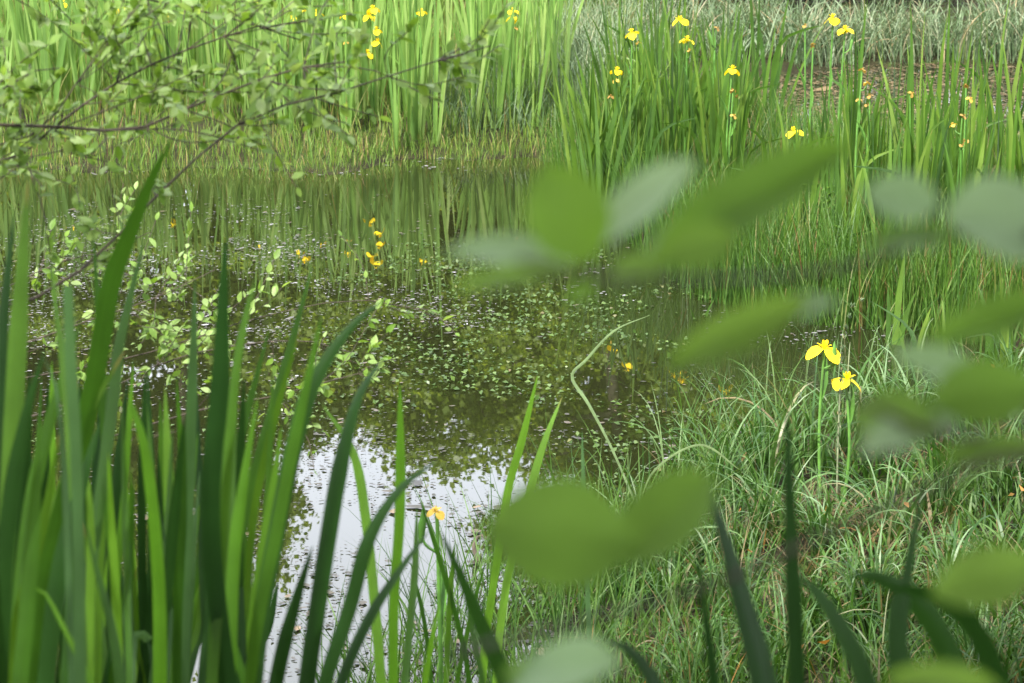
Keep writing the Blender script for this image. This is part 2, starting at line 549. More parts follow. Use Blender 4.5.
tag(ob('leaf_debris', mk('leaf_debris', v, f, M_SCUM, a)), 'dark leaf litter and duckweed floating on the pond', 'leaf debris', kind='stuff')


def mirror_leaves(n, poly, lsize):  # small leaves added for the green of the mirrored trees
    P = np.array([flat(*q)[:2] for q in poly])
    c = N.uniform(P.min(0), P.max(0), (n * 3, 2))
    c = c[sdf(P, c[:, 0], c[:, 1]) < 0]
    c = c[(wob(c[:, 0] * 1.9, c[:, 1] * 1.2) + N.normal(0, .12, len(c)) > .08) & (ground_z(c[:, 0], c[:, 1]) < -.01)][:n]
    k = len(c)
    d = N.normal(0, 1, (k, 3)) * np.array([1, 1, .3]) + np.array([0, 0, .25])
    sz = lsize * N.uniform(.5, 1.4, k)
    return scatter_leaves(np.column_stack([c, N.uniform(.003, .012, k)]), d, N.normal(0, .35, (k, 3)) + np.array([0, 0, 1.0]), sz, sz * .8, LEAF4)


M_REFL_LEAF = leaf_mat('reflection_leaf', [(0, (.025, .055, .008)), (.6, (.05, .09, .015)), (.96, (.075, .12, .025)), (1, (.11, .08, .035))], .25, rough=.4, spec=.4)
v, f, a = cat_mesh([mirror_leaves(2500, ((330, 250), (520, 235), (720, 270), (700, 420), (600, 470), (470, 440), (330, 400)), .021), mirror_leaves(700, ((0, 330), (330, 330), (330, 450), (0, 480)), .016),
                    mirror_leaves(900, ((480, 500), (640, 470), (760, 440), (640, 560), (560, 690), (500, 690)), .018)])
tag(ob('reflection_leaves', mk('reflection_leaves', v, f, M_REFL_LEAF, a, smooth=False)), 'small green leaves added on mid pond to fill out the mirrored trees', 'added leaves', kind='stuff')

# ------------------------------------------------------------------ trees
def grow(trunk_pts, r0, limbs, spread, rise, seed, leaves, lsize, zmin, twl=.8, t0=.18):
    rng = np.random.default_rng(seed)
    tp = spline(trunk_pts, 14)
    wood = [tube(tp, np.linspace(r0, r0 * .22, 14), 8)]
    ends = []
    for i in range(limbs):
        t = rng.uniform(t0, 1.0)
        b = tp[int(t * 13)]
        az = i * 2.4 + rng.normal(0, .3)
        ln = spread * (1.15 - .6 * t) * rng.uniform(.7, 1.15)
        e = b + np.array([cos(az) * ln, sin(az) * ln, rise * ln * rng.uniform(.2, 1.0)])
        md = (b + e) / 2 + rng.normal(0, .1, 3) * ln + np.array([0, 0, .1 * ln])
        lp = spline([b, md, e], 9)
        wood.append(tube(lp, np.linspace(r0 * .34, r0 * .07, 9), 6))
        for j in range(7):
            q = lp[min(8, int(rng.uniform(.25, 1) * 8))]
            d = rng.normal(0, 1, 3) * np.array([1, 1, .55]) + (e - b) / ln * .6
            d /= np.linalg.norm(d)
            q2 = q + d * twl * rng.uniform(.4, 1.1)
            q2[2] = max(q2[2], zmin)
            tw = spline([q, (q + q2) / 2 + rng.normal(0, .05, 3), q2], 6)
            wood.append(tube(tw, np.linspace(r0 * .07, .003, 6), 4))
            ends.append(tw)
    per = leaves // len(ends)
    P, D = [], []
    for tw in ends:
        k = max(4, int(per * rng.uniform(.4, 1.6)))
        t = rng.uniform(.2, 1, k) * 5
        i0 = np.clip(t.astype(int), 0, 4)
        pos = tw[i0] + (tw[i0 + 1] - tw[i0]) * (t - i0)[:, None] + rng.normal(0, .10, (k, 3)) * np.array([1, 1, .8])
        P.append(pos)
        D.append(rng.normal(0, 1, (k, 3)) + (tw[-1] - tw[0])[None] * .8 + np.array([0, 0, -.5]))
    P, D = np.concatenate(P), np.concatenate(D)
    nrm = rng.normal(0, .6, P.shape) + np.array([0, 0, 1.0])
    s = lsize * rng.uniform(.7, 1.25, len(P))
    lv = scatter_leaves(P, D, nrm, s, s * 1.15, LEAF4, rng.random(len(P)))
    w = cat_mesh(wood)
    return w, lv


tree_kinds = []
for k, (hh, lean, sp, nl, lm) in enumerate(((5.0, .3, 1.8, 30000, 24), (6.8, -.25, 2.1, 36000, 30), (3.6, .1, 1.9, 30000, 24), (8.0, .4, 2.3, 40000, 34))):
    w, lv = grow([(0, 0, -.1), (lean * .3, .05, hh * .35), (lean, -.1, hh * .7), (lean * .8, 0, hh * .93)], .05 + .010 * hh, lm, sp, .5, 100 + k, nl, .066, .3)
    tree_kinds.append((mk('trunk', w[0], w[1], M_BARK), mk('crown', lv[0], lv[1], M_TREE, lv[2], smooth=False)))
TREES = [  # x, y, kind, scale, turn
    (-8.6, 24.4, 3, 1.0, 5.0), (-6.6, 23.6, 3, 1.05, .3), (-4.9, 24.0, 3, 1.08, 2.1), (-2.2, 23.8, 2, 1.1, 4.0), (-1.0, 24.0, 2, 1.12, 1.0), (.9, 23.4, 1, .95, 2.2), (2.3, 23.6, 1, 1.05, 2.9),
    (-6.4, 22.4, 2, .8, 1.1), (-4.6, 22.6, 2, .75, 3.0), (-3.4, 23.2, 0, 1.05, 5.5), (-1.8, 22.5, 2, .7, 2.4), (.1, 22.6, 2, .72, .5), (1.5, 22.4, 2, .8, 4.6), (3.1, 22.7, 2, .8, 1.6),
    (4.0, 24.2, 1, 1.1, 5.2), (5.8, 23.6, 1, 1.1, .6), (8.0, 25, 3, 1.0, 3.3),
    (-3.9, 25.8, 3, .82, .9), (.9, 26.0, 1, 1.0, 3.9), (-7.6, 28, 3, 1.1, 3.0), (-5.6, 27.5, 3, 1.1, 1.7), (-2.4, 27.6, 2, 1.2, .2), (-.6, 27.2, 2, 1.25, 3.2), (1.7, 28.2, 3, .95, 4.4), (3.4, 28.5, 3, 1.1, 2.2), (5.6, 28.8, 3, 1.1, .9)]
for x, y, k, s, t in TREES:
    far = y > 26
    o = thing('leafy_tree', 'leafy tree in the second row of the wood behind the far bank' if far else 'leafy tree at the edge of the wood behind the far bank, mirrored in the pond',
              'tree', (x, y, gz(x, y) - .05), t, 'trees deeper in the wood' if far else 'trees along the wood edge')
    o.scale = (s, s, s)
    ob('trunk', tree_kinds[k][0], o)
    ob('crown', tree_kinds[k][1], o)

# unseen alder, added over the near bank to shade it
w, lv = grow([(0, 0, -.2), (.1, .2, 1.6), (-.3, .7, 3.4), (-.6, 1.4, 5.2)], .16, 26, 2.9, .3, 55, 42000, .08, 2.2, 1.1, .55)
o = thing('shade_alder', 'large unseen alder added over the near bank to shade the irises', 'tree', (.2, -1.3, .6))
ob('trunk', mk('trunk', w[0], w[1], M_BARK), o)
vv = lv[0].reshape(-1, 4, 3)
ok = (vv[:, :, 2].min(1) > 2.1)
kf = np.arange(ok.sum() * 4).reshape(-1, 4)
ob('crown', mk('crown', vv[ok].reshape(-1, 3), kf, M_TREE, {'var': lv[2]['var'].reshape(-1, 4)[ok].ravel()}, smooth=False), o)


for x, y, k, s_, t, lab in ((-4.6, -2.2, 3, .95, 1.0, 'unseen leafy tree added behind the viewer for shade, beside the alder'), (3.8, -2.6, 3, 1.0, 2.6, 'unseen leafy tree added behind the viewer to deepen the shade'),
                            (6.4, 2.6, 1, 1.0, .4, 'unseen leafy tree added for shade on the bank beyond the sallow sapling'), (-6.2, 2.4, 1, .9, 5.1, 'unseen leafy tree added for shade on the bank beyond the willow shrubs'),
                            (-1.0, -5.5, 3, 1.1, 4.0, 'tall unseen tree added for shade behind the alder')):
    o = thing('leafy_tree', lab, 'tree', (x, y, gz(x, y) - .05), t)  # unseen trees added to cut the sky light on near leaves
    o.scale = (s_, s_, s_)
    ob('trunk', tree_kinds[k][0], o)
    ob('crown', tree_kinds[k][1], o)


# ------------------------------------------------------------------ grass (stuff)
def field(n, poly, onland=None, dens=None):
    """n random points inside a pixel polygon laid on the ground"""
    P = np.array([flat(*q)[:2] for q in poly])
    lo, hi = P.min(0), P.max(0)
    out = []
    tot = 0
    while tot < n:
        c = N.uniform(lo, hi, (n * 2, 2))
        c = c[sdf(P, c[:, 0], c[:, 1]) < 0]
        if dens is not None:
            c = c[wob(c[:, 0] * dens[0], c[:, 1] * dens[0]) + N.normal(0, .2, len(c)) > dens[1]]
        out.append(c)
        tot += len(c)
    c = np.concatenate(out)[:n]
    z = ground_z(c[:, 0], c[:, 1])
    if onland is not None:
        k = z > onland
        c, z = c[k], z[k]
    return np.column_stack([c, z])


def cfield(n, cl, poly, rad, onland=None):
    """clumped"""
    c = field(cl, poly)
    i = N.integers(0, cl, n)
    off = N.normal(0, rad, (n, 2))
    xy = c[i, :2] + off
    z = ground_z(xy[:, 0], xy[:, 1])
    b = np.column_stack([xy, z])
    az = np.arctan2(off[:, 1], off[:, 0]) + N.normal(0, .5, n)
    rr = np.hypot(off[:, 0], off[:, 1]) / rad
    if onland is not None:
        k = z > onland
        return b[k], az[k], rr[k]
    return b, az, rr


U = N.uniform
# far bank shore grass in front of the iris stand
b = field(11000, ((-60, 170), (340, 174), (400, 160), (560, 160), (560, 95), (-60, 95)), -.06)
g1 = blades(b, (1 + .7 * wob(b[:, 0] * 1.7, b[:, 1] * 1.7)) * U(.05, .14, len(b)) + (N.random(len(b)) < .07) * U(.1, .35, len(b)) + .16 * smooth(15.0, 16.0, b[:, 1]) * U(0, 1, len(b)), U(.005, .010, len(b)), U(0, 2 * pi, len(b)), U(.02, .3, len(b)), U(.1, 1.0, len(b)), 4)
b = field(2600, ((-60, 176), (340, 182), (420, 168), (560, 168), (560, 150), (-60, 155)), -.2)
b[:, 2] = np.maximum(b[:, 2], -.05)
g2 = blades(b, U(.05, .15, len(b)), U(.003, .006, len(b)), U(0, 2 * pi, len(b)), U(.05, .5, len(b)), U(.1, .9, len(b)), 3)
b = field(9000, ((-200, 92), (620, 92), (660, 30), (-200, 30)), 0)
g3 = blades(b, U(.2, .5, len(b)), U(.005, .01, len(b)), U(0, 2 * pi, len(b)), U(.02, .3, len(b)), U(.1, 1.0, len(b)), 4)
v, f, a = cat_mesh([g1, g2, g3])
tag(ob('shore_grass', mk('shore_grass', v, f, M_FARGRASS, a)), 'short yellowish grass along the far shore below the iris stand', 'grass', kind='stuff')

# pale sedge meadow behind
b, az, rr = cfield(5200, 200, ((560, 76), (760, 70), (1120, 66), (1150, 54), (600, 54), (540, 62)), .12, 0)
n_ = len(b)
s1 = blades(b, U(.22, .56, n_), U(.008, .017, n_), az + U(-1, 1, n_), U(.02, .4, n_), U(.3, 2.2, n_), 6)
b, az, rr = cfield(1700, 40, ((560, 130), (650, 122), (660, 76), (560, 70)), .12, 0)
n_ = len(b)
s2 = blades(b, U(.25, .65, n_), U(.006, .012, n_), U(0, 2 * pi, n_), U(.02, .3, n_), U(.3, 1.8, n_), 6, var=U(0, .9, n_))
b, az, rr = cfield(1500, 30, ((400, 145), (560, 150), (560, 120), (440, 105)), .14, 0)
n_ = len(b)
s3 = blades(b, U(.12, .36, n_), U(.005, .009, n_), U(0, 2 * pi, n_), U(.02, .3, n_), U(.3, 1.7, n_), 6, var=U(0, .3, n_))
v, f, a = cat_mesh([s1, s2, s3])
tag(ob('sedge_grass', mk('sedge_grass', v, f, M_SEDGE, a)), 'pale grey green sedge drooping in tufts below the dark wood', 'sedge', kind='stuff')

# fine grass on the spit
spit = ((566, 172), (640, 240), (700, 292), (850, 322), (1100, 330), (1120, 170), (960, 172), (800, 150), (700, 118), (600, 130))
b, az, rr = cfield(17000, 420, spit, .09, -.04)
n_ = len(b)
q1 = blades(b, U(.15, .48, n_), U(.003, .007, n_), az, U(.02, .3, n_), U(.1, 1.3, n_), 5)
b = field(2500, ((700, 300), (900, 345), (1100, 350), (1100, 300), (860, 310), (720, 280)), -.12)
n_ = len(b)
q2 = blades(b, U(.2, .6, n_), U(.004, .009, n_), U(0, 2 * pi, n_), U(.02, .25, n_), U(.1, .9, n_), 5)
b = field(1600, ((540, 172), (620, 240), (690, 300), (850, 335), (850, 300), (690, 262), (600, 190)), -.35)
n_ = len(b)
q3 = blades(b, U(.3, .65, n_), U(.003, .006, n_), U(0, 2 * pi, n_), U(.02, .3, n_), U(.05, .7, n_), 5, var=U(0, .7, n_))
v, f, a = cat_mesh([q1, q2, q3])
tag(ob('spit_grass', mk('spit_grass', v, f, M_SPITGRASS, a)), 'fine green grass between the irises on the spit', 'grass', kind='stuff')

# near right bank
bank = ((1020, 325), (960, 365), (895, 400), (830, 425), (770, 445), (720, 462), (675, 490), (635, 530), (595, 575), (575, 640), (560, 800), (1200, 900), (1250, 330))
bank = ((1020, 330), (960, 390), (905, 440), (850, 475), (800, 500), (750, 518), (705, 545), (670, 575), (640, 610), (625, 650), (610, 800), (1200, 900), (1250, 330))
b, az, rr = cfield(6200, 260, bank, .06, -.04)
n_ = len(b)
pw = wob(b[:, 0] * 1.3 + 2, b[:, 1] * 1.3)
vr = np.clip(.45 + .35 * pw + N.normal(0, .22, n_), 0, .94)
vr = np.where(N.random(n_) < .03, U(.94, 1, n_), vr)
k1 = blades(b, U(.06, .25, n_) * (1 + .6 * np.clip(-pw, -.4, .8)), U(.006, .015, n_), az + U(-2, 2, n_), U(.03, .45, n_), U(.2, 2.3, n_), 6, var=vr)
b = field(900, ((690, 470), (600, 530), (540, 600), (530, 800), (760, 800), (760, 470)), -.25)
n_ = len(b)
k2 = blades(b, U(.12, .38, n_), U(.004, .008, n_), U(0, 2 * pi, n_), U(.05, .5, n_), U(.1, 1.2, n_), 5)
b, az, rr = cfield(2600, 34, bank, .10, -.02)
n_ = len(b)
k3 = blades(b, U(.08, .24, n_), U(.003, .007, n_), U(0, 2 * pi, n_), U(.3, 1.1, n_), U(.3, 1.6, n_), 5, var=U(.935, .985, n_))
b, az, rr = cfield(260, 40, ((560, 560), (620, 530), (690, 470), (760, 425), (840, 400), (900, 385), (840, 450), (700, 520), (600, 600)), .07, -.3)
n_ = len(b)
b[:, 2] = np.maximum(b[:, 2], -.1)
k4 = blades(b, U(.2, .55, n_), U(.004, .008, n_), U(0, 2 * pi, n_), U(.02, .4, n_), U(.4, 2.4, n_), 9, var=U(.2, .93, n_), power=2.0)
b = field(620, ((480, 560), (620, 560), (640, 690), (560, 800), (380, 800), (300, 720), (400, 640)), -.6)
n_ = len(b)
b[:, 2] = np.maximum(b[:, 2], -.15)
k5 = blades(b, U(.25, .6, n_), U(.004, .008, n_), U(0, 2 * pi, n_), U(.02, .35, n_), U(.2, 1.3, n_), 7, var=U(.1, .8, n_))
b = field(80, bank, -.02)
n_ = len(b)
b[:, 2] += U(.03, .2, n_)
k6 = scatter_leaves(b, rand_unit(n_), rand_unit(n_), U(.02, .045, n_), U(.010, .02, n_), LEAF4, U(.97, 1, n_))
v, f, a = cat_mesh([k1, k2, k3, k4, k5, k6])
tag(ob('bank_grass', mk('bank_grass', v, f, M_BANK, a)), 'tangled wet grass covering the marshy near bank', 'grass', kind='stuff')
# low grass on the near bank out of view
b = np.column_stack([U(-3, 3.5, 9000), U(.2, 5.3, 9000)])
b = np.column_stack([b, ground_z(b[:, 0], b[:, 1])])
n_ = len(b)
v, f, a = blades(b, U(.1, .4, n_), U(.004, .008, n_), U(0, 2 * pi, n_), U(.02, .4, n_), U(.1, 1.2, n_), 4)
tag(ob('verge_grass', mk('verge_grass', v, f, M_BANK, a)), 'rough grass on the raised bank under the irises', 'grass', kind='stuff')

# sedge tussocks on the near bank: things
TUS = [(655, 570, .36), (720, 510, .40), (765, 490, .42), (805, 475, .42), (845, 462, .42), (885, 450, .40), (705, 560, .32), (770, 545, .34), (825, 560, .32),
       (885, 550, .36), (940, 530, .34), (995, 510, .36), (665, 620, .30), (735, 625, .30), (805, 635, .30), (870, 630, .30), (945, 625, .32), (1005, 600, .34),
       (625, 600, .36), (925, 445, .38), (970, 420, .38), (1015, 405, .38), (780, 690, .28), (690, 695, .28), (880, 705, .28), (980, 695, .28), (580, 575, .34)]
tuss = []
for k in range(10):
    n_ = R.randint(40, 80)
    off = N.normal(0, .06, (n_, 2))
    b = np.column_stack([off, np.full(n_, -.03)])
    az = np.where(N.random(n_) < .6, np.arctan2(off[:, 1], off[:, 0]) + N.normal(0, .7, n_), U(0, 2 * pi, n_) * .5 + k)
    v, f, a = blades(b, U(.45, 1.05, n_), U(.013, .03, n_), az, U(.0, .4, n_), U(.6, 2.7, n_), 9, power=2.0)
    tuss.append(mk('sedge_tussock', v, f, M_TUSSOCK, a))
for i, (px, py, h) in enumerate(TUS):
    c = flat(px, py)
    o = ob('sedge_tussock', tuss[i % 10], None, (c[0], c[1], max(gz(c[0], c[1]), -.03)), (0, 0, R.uniform(0, 6.28)), (h * 1.25, h * 1.25, h * R.uniform(.95, 1.25)))
    tag(o, 'arching blue green sedge tussock among the wet grass of the near bank', 'sedge', 'sedge tussocks on the near bank')

# ------------------------------------------------------------------ irises
def sword(path, width, across, mat, name='leaf', parent=None, org=(0, 0, 0), vfold=.18, prof=None):
    """a leaf swept along a path; across: unit vectors"""
    n_ = len(path)
    t = np.linspace(0, 1, n_)                       # 0 base, 1 tip
    if prof is None:
        w = np.minimum(1, ((1 - t) / .38) ** .75) * (.82 + .18 * smooth(0, .3, t)) + .015
    else:
        w = np.interp(t, *prof)
    tg = np.gradient(path, axis=0)
    tg /= np.linalg.norm(tg, axis=1, keepdims=True)
    across = across - tg * np.sum(across * tg, 1, keepdims=True)
    across /= np.linalg.norm(across, axis=1, keepdims=True)
    nor = np.cross(tg, across)
    cs = np.array([-1, -.5, 0, .5, 1])
    fo = np.array([0, .6, 1.0, .6, 0]) * vfold
    V = path[:, None, :] + (across[:, None, :] * cs[None, :, None] + nor[:, None, :] * fo[None, :, None]) * (w * width * .5)[:, None, None] - np.asarray(org)
    i = (np.arange(n_ - 1) * 5)[:, None]
    j = np.arange(4)[None]
    f = np.stack([i + j, i + j + 1, i + j + 6, i + j + 5], -1).reshape(-1, 4)
    return mk(name, V.reshape(-1, 3), f, mat, {'across': np.tile(cs, n_) + 3 * R.random(), 'along': np.repeat(t, 5)})


def lib_leaf(L, W, lean, bend, mat, kink=None):
    n_ = 12
    t = np.linspace(0, 1, n_)
    th = lean + bend * t ** 2.2
    if kink:
        th = th + kink[1] * smooth(kink[0] - .16, kink[0] + .16, t)
    st = L / (n_ - 1)
    x = np.concatenate([[0], np.cumsum(np.sin(th[:-1]) * st)])
    z = np.concatenate([[0], np.cumsum(np.cos(th[:-1]) * st)])
    path = np.column_stack([x, 0 * x, z])
    ax = np.column_stack([np.cos(th), np.full(n_, R.uniform(-.5, .5)), -np.sin(th)])
    return sword(path, W, ax, mat, vfold=.12)


LIB = {}
for key, mat in (('far', M_IRIS_FAR), ('spit', M_IRIS_SPIT)):
    LIB[key] = [lib_leaf(R.uniform(.8, 1.08), R.uniform(.016, .028), 0, R.uniform(.0, .35), mat, (R.uniform(.6, .8), R.uniform(.5, 1.3)) if k % 14 == 8 else None) for k in range(27)]


def petal(rows, fold, droop, cols=5):
    return leaf_template(rows, cols, fold, droop, .03)


FALL = petal(((0, .12), (.18, .2), (.36, .42), (.6, .58), (.82, .54), (.95, .34), (1, .15)), .2, .95)
STD = petal(((0, .08), (.4, .22), (.75, .26), (1, .1)), .3, .1)


def flower_mesh(seed, mat, s=1.0):
    rng = np.random.default_rng(seed)
    P, D, Nn, L, W = [], [], [], [], []
    parts = []
    for k in range(3):
        az = k * 2.094 + rng.normal(0, .15)
        d = np.array([[cos(az), sin(az), .25 + rng.normal(0, .12)]])
        parts.append(scatter_leaves([(0, 0, .012)], d, [(0, 0, 1)],   .054 * s, .060 * s, FALL))
        az += 1.05
        parts.append(scatter_leaves([(0, 0, .012)], [(cos(az) * .35, sin(az) * .35, 1)], [(cos(az), sin(az), -.3)], .034 * s, .028 * s, STD))
        az -= 1.05
        parts.append(scatter_leaves([(0, 0, .014)], [(cos(az) * .8, sin(az) * .8, .75)], [(0, 0, 1)], .036 * s, .026 * s, STD))
    v, f, a = cat_mesh(parts)
    return mk('flower', v, f, mat, a)


FLOW = [flower_mesh(k, M_PETAL) for k in range(5)]
WITH = [flower_mesh(20 + k, M_WITHER, .29) for k in range(3)]
bp_ = tube([(0, 0, -.02), (0, 0, 0), (0, 0, .02), (0, 0, .045), (0, 0, .062)], [.004, .007, .0085, .005, .001], 8)
BUD = mk('bud', bp_[0], bp_[1], M_STEM)


def o_far(root):
    return root.location[1] > 9


def add_stem(root, top, kinds, lean_from=(0, 0, 0), rad=.005):
    """flower stem with flowers; coordinates relative to the root Empty"""
    b = np.array(lean_from, float)
    tp = np.array(top, float)
    md = (b + tp) / 2 + np.array([R.uniform(-.02, .02), R.uniform(-.02, .02), 0])
    pth = spline([b, md, tp], 10)
    prt = [tube(pth, np.linspace(rad * 1.2, rad * .8, 10), 7)]
    offs = []
    for i, kd in enumerate(kinds):
        if i == 0:
            offs.append(tp)
        else:
            q = pth[max(4, 9 - i * 1)]
            az = R.uniform(0, 6.28)
            e = q + np.array([cos(az) * .035, sin(az) * .035, .03 + .02 * R.random()])
            prt.append(tube(spline([q, (q + e) / 2 + np.array([cos(az), sin(az), -.4]) * .008, e], 6), rad * .6, 5))
            offs.append(e)
    v, f, _ = cat_mesh(prt)
    st = ob('flower_stem', mk('flower_stem', v, f, M_STEM), root)
    for (kd, e) in zip(kinds, offs):
        if kd == 'f':
            ob('flower', R.choice(FLOW), st, e, (R.uniform(-.25, .25), R.uniform(-.25, .25), R.uniform(0, 6.28)), [R.uniform(.7, .9) * (.85 if o_far(root) else 1.15)] * 3)
        elif kd == 'w':
            ob('withered_flower', R.choice(WITH), st, e, (R.uniform(-.7, .7), R.uniform(-.7, .7), R.uniform(0, 6.28)))
        else:
            ob('bud', BUD, st, e, (R.uniform(-.3, .3), R.uniform(-.3, .3), 0))
    sp = scatter_leaves([pth[6]], [(R.uniform(-.3, .3), R.uniform(-.3, .3), 1)], [(1, .2, 0)], .16, .018, LEAF)
    ob('stem_leaf', mk('stem_leaf', sp[0], sp[1], M_STEM, sp[2]), st)
    return st


def iris_fan(x, y, lib, label, group, hs=1.0, nl=None, name='iris_plant', spread=.16, lean=(0, 0)):
    z = gz(x, y)
    o = thing(name, label, 'iris', (x, y, max(z, -.12) - .02), 0, group)
    fan = R.uniform(0, pi)
    nl = nl or R.randint(5, 8)
    for k in range(nl):
        t = (k + .5) / nl * 2 - 1
        sc = hs * (1.0 - .28 * abs(t) + R.uniform(-.08, .08))
        lf = ob('leaf', R.choice(lib), o, (cos(fan) * t * .035, sin(fan) * t * .035, 0), None, (1, 1, sc))
        a = fan if t > 0 else fan + pi
        lf.rotation_euler = (R.gauss(0, .05) + lean[0], abs(t) * spread + R.gauss(0, .04), a + R.gauss(0, .25))
    return o


# stand on the far bank
FAR_LAB = 'flowerless green iris in the tall sunlit stand along the far bank'
cnt = 0
far_xy = []
while cnt < 165:
    x, y = R.uniform(-4.4, .35), R.uniform(14.6, 17.6)
    px = CX + x / y * F / cos(PITCH)
    yb = 15.5 - .75 * smooth(90, 220, px) + .35 * sin(x * 2.3)
    if y < yb or (x > .0 and y > 17.3):
        continue
    if any((x - a) ** 2 + (y - b) ** 2 < .012 for a, b in far_xy):
        continue
    far_xy.append((x, y))
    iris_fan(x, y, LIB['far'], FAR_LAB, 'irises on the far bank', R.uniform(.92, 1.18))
    cnt += 1

# clump on the spit
SPIT_LAB = 'flowerless iris in the dense green clump at the tip of the spit'
cnt = 0
while cnt < 50:
    px, py = R.gauss(665, 52), R.uniform(150, 228)
    if not 580 < px < 790:
        continue
    c = flat(px, py)
    iris_fan(c[0], c[1], LIB['spit'], SPIT_LAB, 'irises at the tip of the spit', R.uniform(.88, 1.2), R.randint(6, 9), spread=.24)
    cnt += 1
SPIT2 = 'darker iris in the loose row along the spit before the brown pool'
for i in range(42):
    px, py = (R.uniform(760, 1050), R.uniform(215, 300)) if i < 26 else (R.uniform(930, 1050), R.uniform(210, 290))
    c = flat(px, py)
    iris_fan(c[0], c[1], LIB['spit'], SPIT2, 'irises along the spit', R.uniform(.85, 1.18), R.randint(4, 7), spread=.14)
for i, (px, py, hs) in enumerate(((893, 345, .5), (915, 372, .42), (1000, 385, .5), (990, 372, .42), (945, 360, .4), (700, 318, .28), (735, 330, .3))):
    c = flat(px, py)
    iris_fan(c[0], c[1], LIB['spit'], 'short young iris shoot rising from the margin below the spit', 'young iris shoots', hs, R.randint(2, 4), spread=.1)


def flowering(px, py, d, kinds, lib, label, group=None, gx_=0.0, fan=True, hs=.85):
    top = at(px, py, d)
    bx, by = top[0] + gx_, d + R.uniform(-.04, .04)
    bz = max(gz(bx, by), -.08) - .01
    o = thing('flowering_iris', label, 'iris', (bx, by, bz), 0, group)
    add_stem(o, (top[0] - bx, d - by, top[2] - bz), kinds)
    if fan:
        n_ = R.randint(3, 5)
        fa = R.uniform(0, pi)
        for k in range(n_):
            t = (k + .5) / n_ * 2 - 1
            lf = ob('leaf', R.choice(lib), o, (cos(fa) * t * .03 + .02, sin(fa) * t * .03, 0), (R.gauss(0, .05), abs(t) * .15, fa if t > 0 else fa + pi), (1, 1, hs * R.uniform(.85, 1.05)))
    return o


for px, py, d, kinds, lab in (
        (373, 10, 15.4, 'fffff', 'iris with the biggest yellow bunch on the far bank stand'),
        (513, 12, 15.6, 'ffw', 'flowering iris where the far bank stand meets the sedge'),
        (346, 16, 15.5, 'fb', 'iris with one yellow flower just beside the big yellow bunch'),
        (300, 10, 15.5, 'ff', 'iris with two yellow flowers among the willow leaf tips'),
        (317, 14, 15.8, 'fw', 'iris with a single yellow flower and a faded one on the far bank'),
        (421, 13, 15.4, 'fb', 'flowering iris between the big bunch and the sedge'),
        (256, 6, 15.9, 'fb', 'iris with a yellow flower behind the willow branch'),
        (166, 18, 16.2, 'fw', 'iris with a small yellow flower above the dense willow leaves'),
        (122, 10, 16.2, 'fw', 'iris with a yellow flower half hidden by willow twigs'),
        (62, 4, 16.4, 'fb', 'iris with a yellow flower over the far corner of the pond'),
        (346, 44, 15.2, 'w', 'iris with a low fading flower below the big yellow bunch')):
    flowering(px, py, d, kinds, LIB['far'], lab)
for px, py, d, kinds, lab in (
        (632, 34, 12.9, 'fw', 'iris topped by a yellow flower at the back of the spit clump'),
        (680, 22, 13.0, 'fb', 'tallest flowering iris in the clump at the tip of the spit'),
        (687, 41, 12.6, 'fw', 'iris with a yellow flower just under the tallest one of the clump'),
        (617, 72, 12.6, 'fww', 'iris with orange fading blooms at the water side of the clump'),
        (732, 71, 12.0, 'f', 'iris with one clear yellow flower between the clump and the loose row'),
        (716, 30, 12.8, 'wb', 'iris with a withered flower beside the clump on the spit'),
        (733, 92, 11.9, 'www', 'iris with three withered blooms low on its stem'),
        (833, 20, 11.6, 'f', 'tall iris with a yellow flower against the pale sedge'),
        (845, 31, 11.5, 'fb', 'iris with a flat yellow flower next to the tallest of the loose row'),
        (805, 28, 11.7, 'w', 'iris with a shrivelled bloom against the pale sedge'),
        (813, 47, 11.5, 'w', 'iris with an orange withered bud below the yellow pair'),
        (862, 72, 11.2, 'www', 'iris with pale brown seed heads before the brown pool'),
        (870, 98, 11.0, 'ww', 'iris with low withered flowers in the loose row'),
        (910, 95, 11.0, 'w', 'iris with an orange bud standing before the brown pool'),
        (966, 88, 10.9, 'ww', 'iris with tan faded blooms near the tall dark blades'),
        (962, 118, 10.7, 'www', 'iris with yellowing blooms low among the dark blades'),
        (794, 133, 11.3, 'f', 'iris with one tiny yellow flower deep in the grass of the spit'),
        (961, 148, 10.6, 'w', 'iris with a single pale bloom at the water of the brown pool')):
    flowering(px, py, d, kinds, LIB['spit'], lab, hs=.8)

# ------------------------------------------------------------------ the traced near irises
def base_of(px, slope, d):
    """follow the leaf down below the frame to the ground"""
    y = 683.0
    x = px
    while True:
        q = at(x, y, d)
        if q[2] <= gz(q[0], d) + .01 or y > 1700:
            return x, y
        y += 12
        x += 12 * slope
        slope *= .985


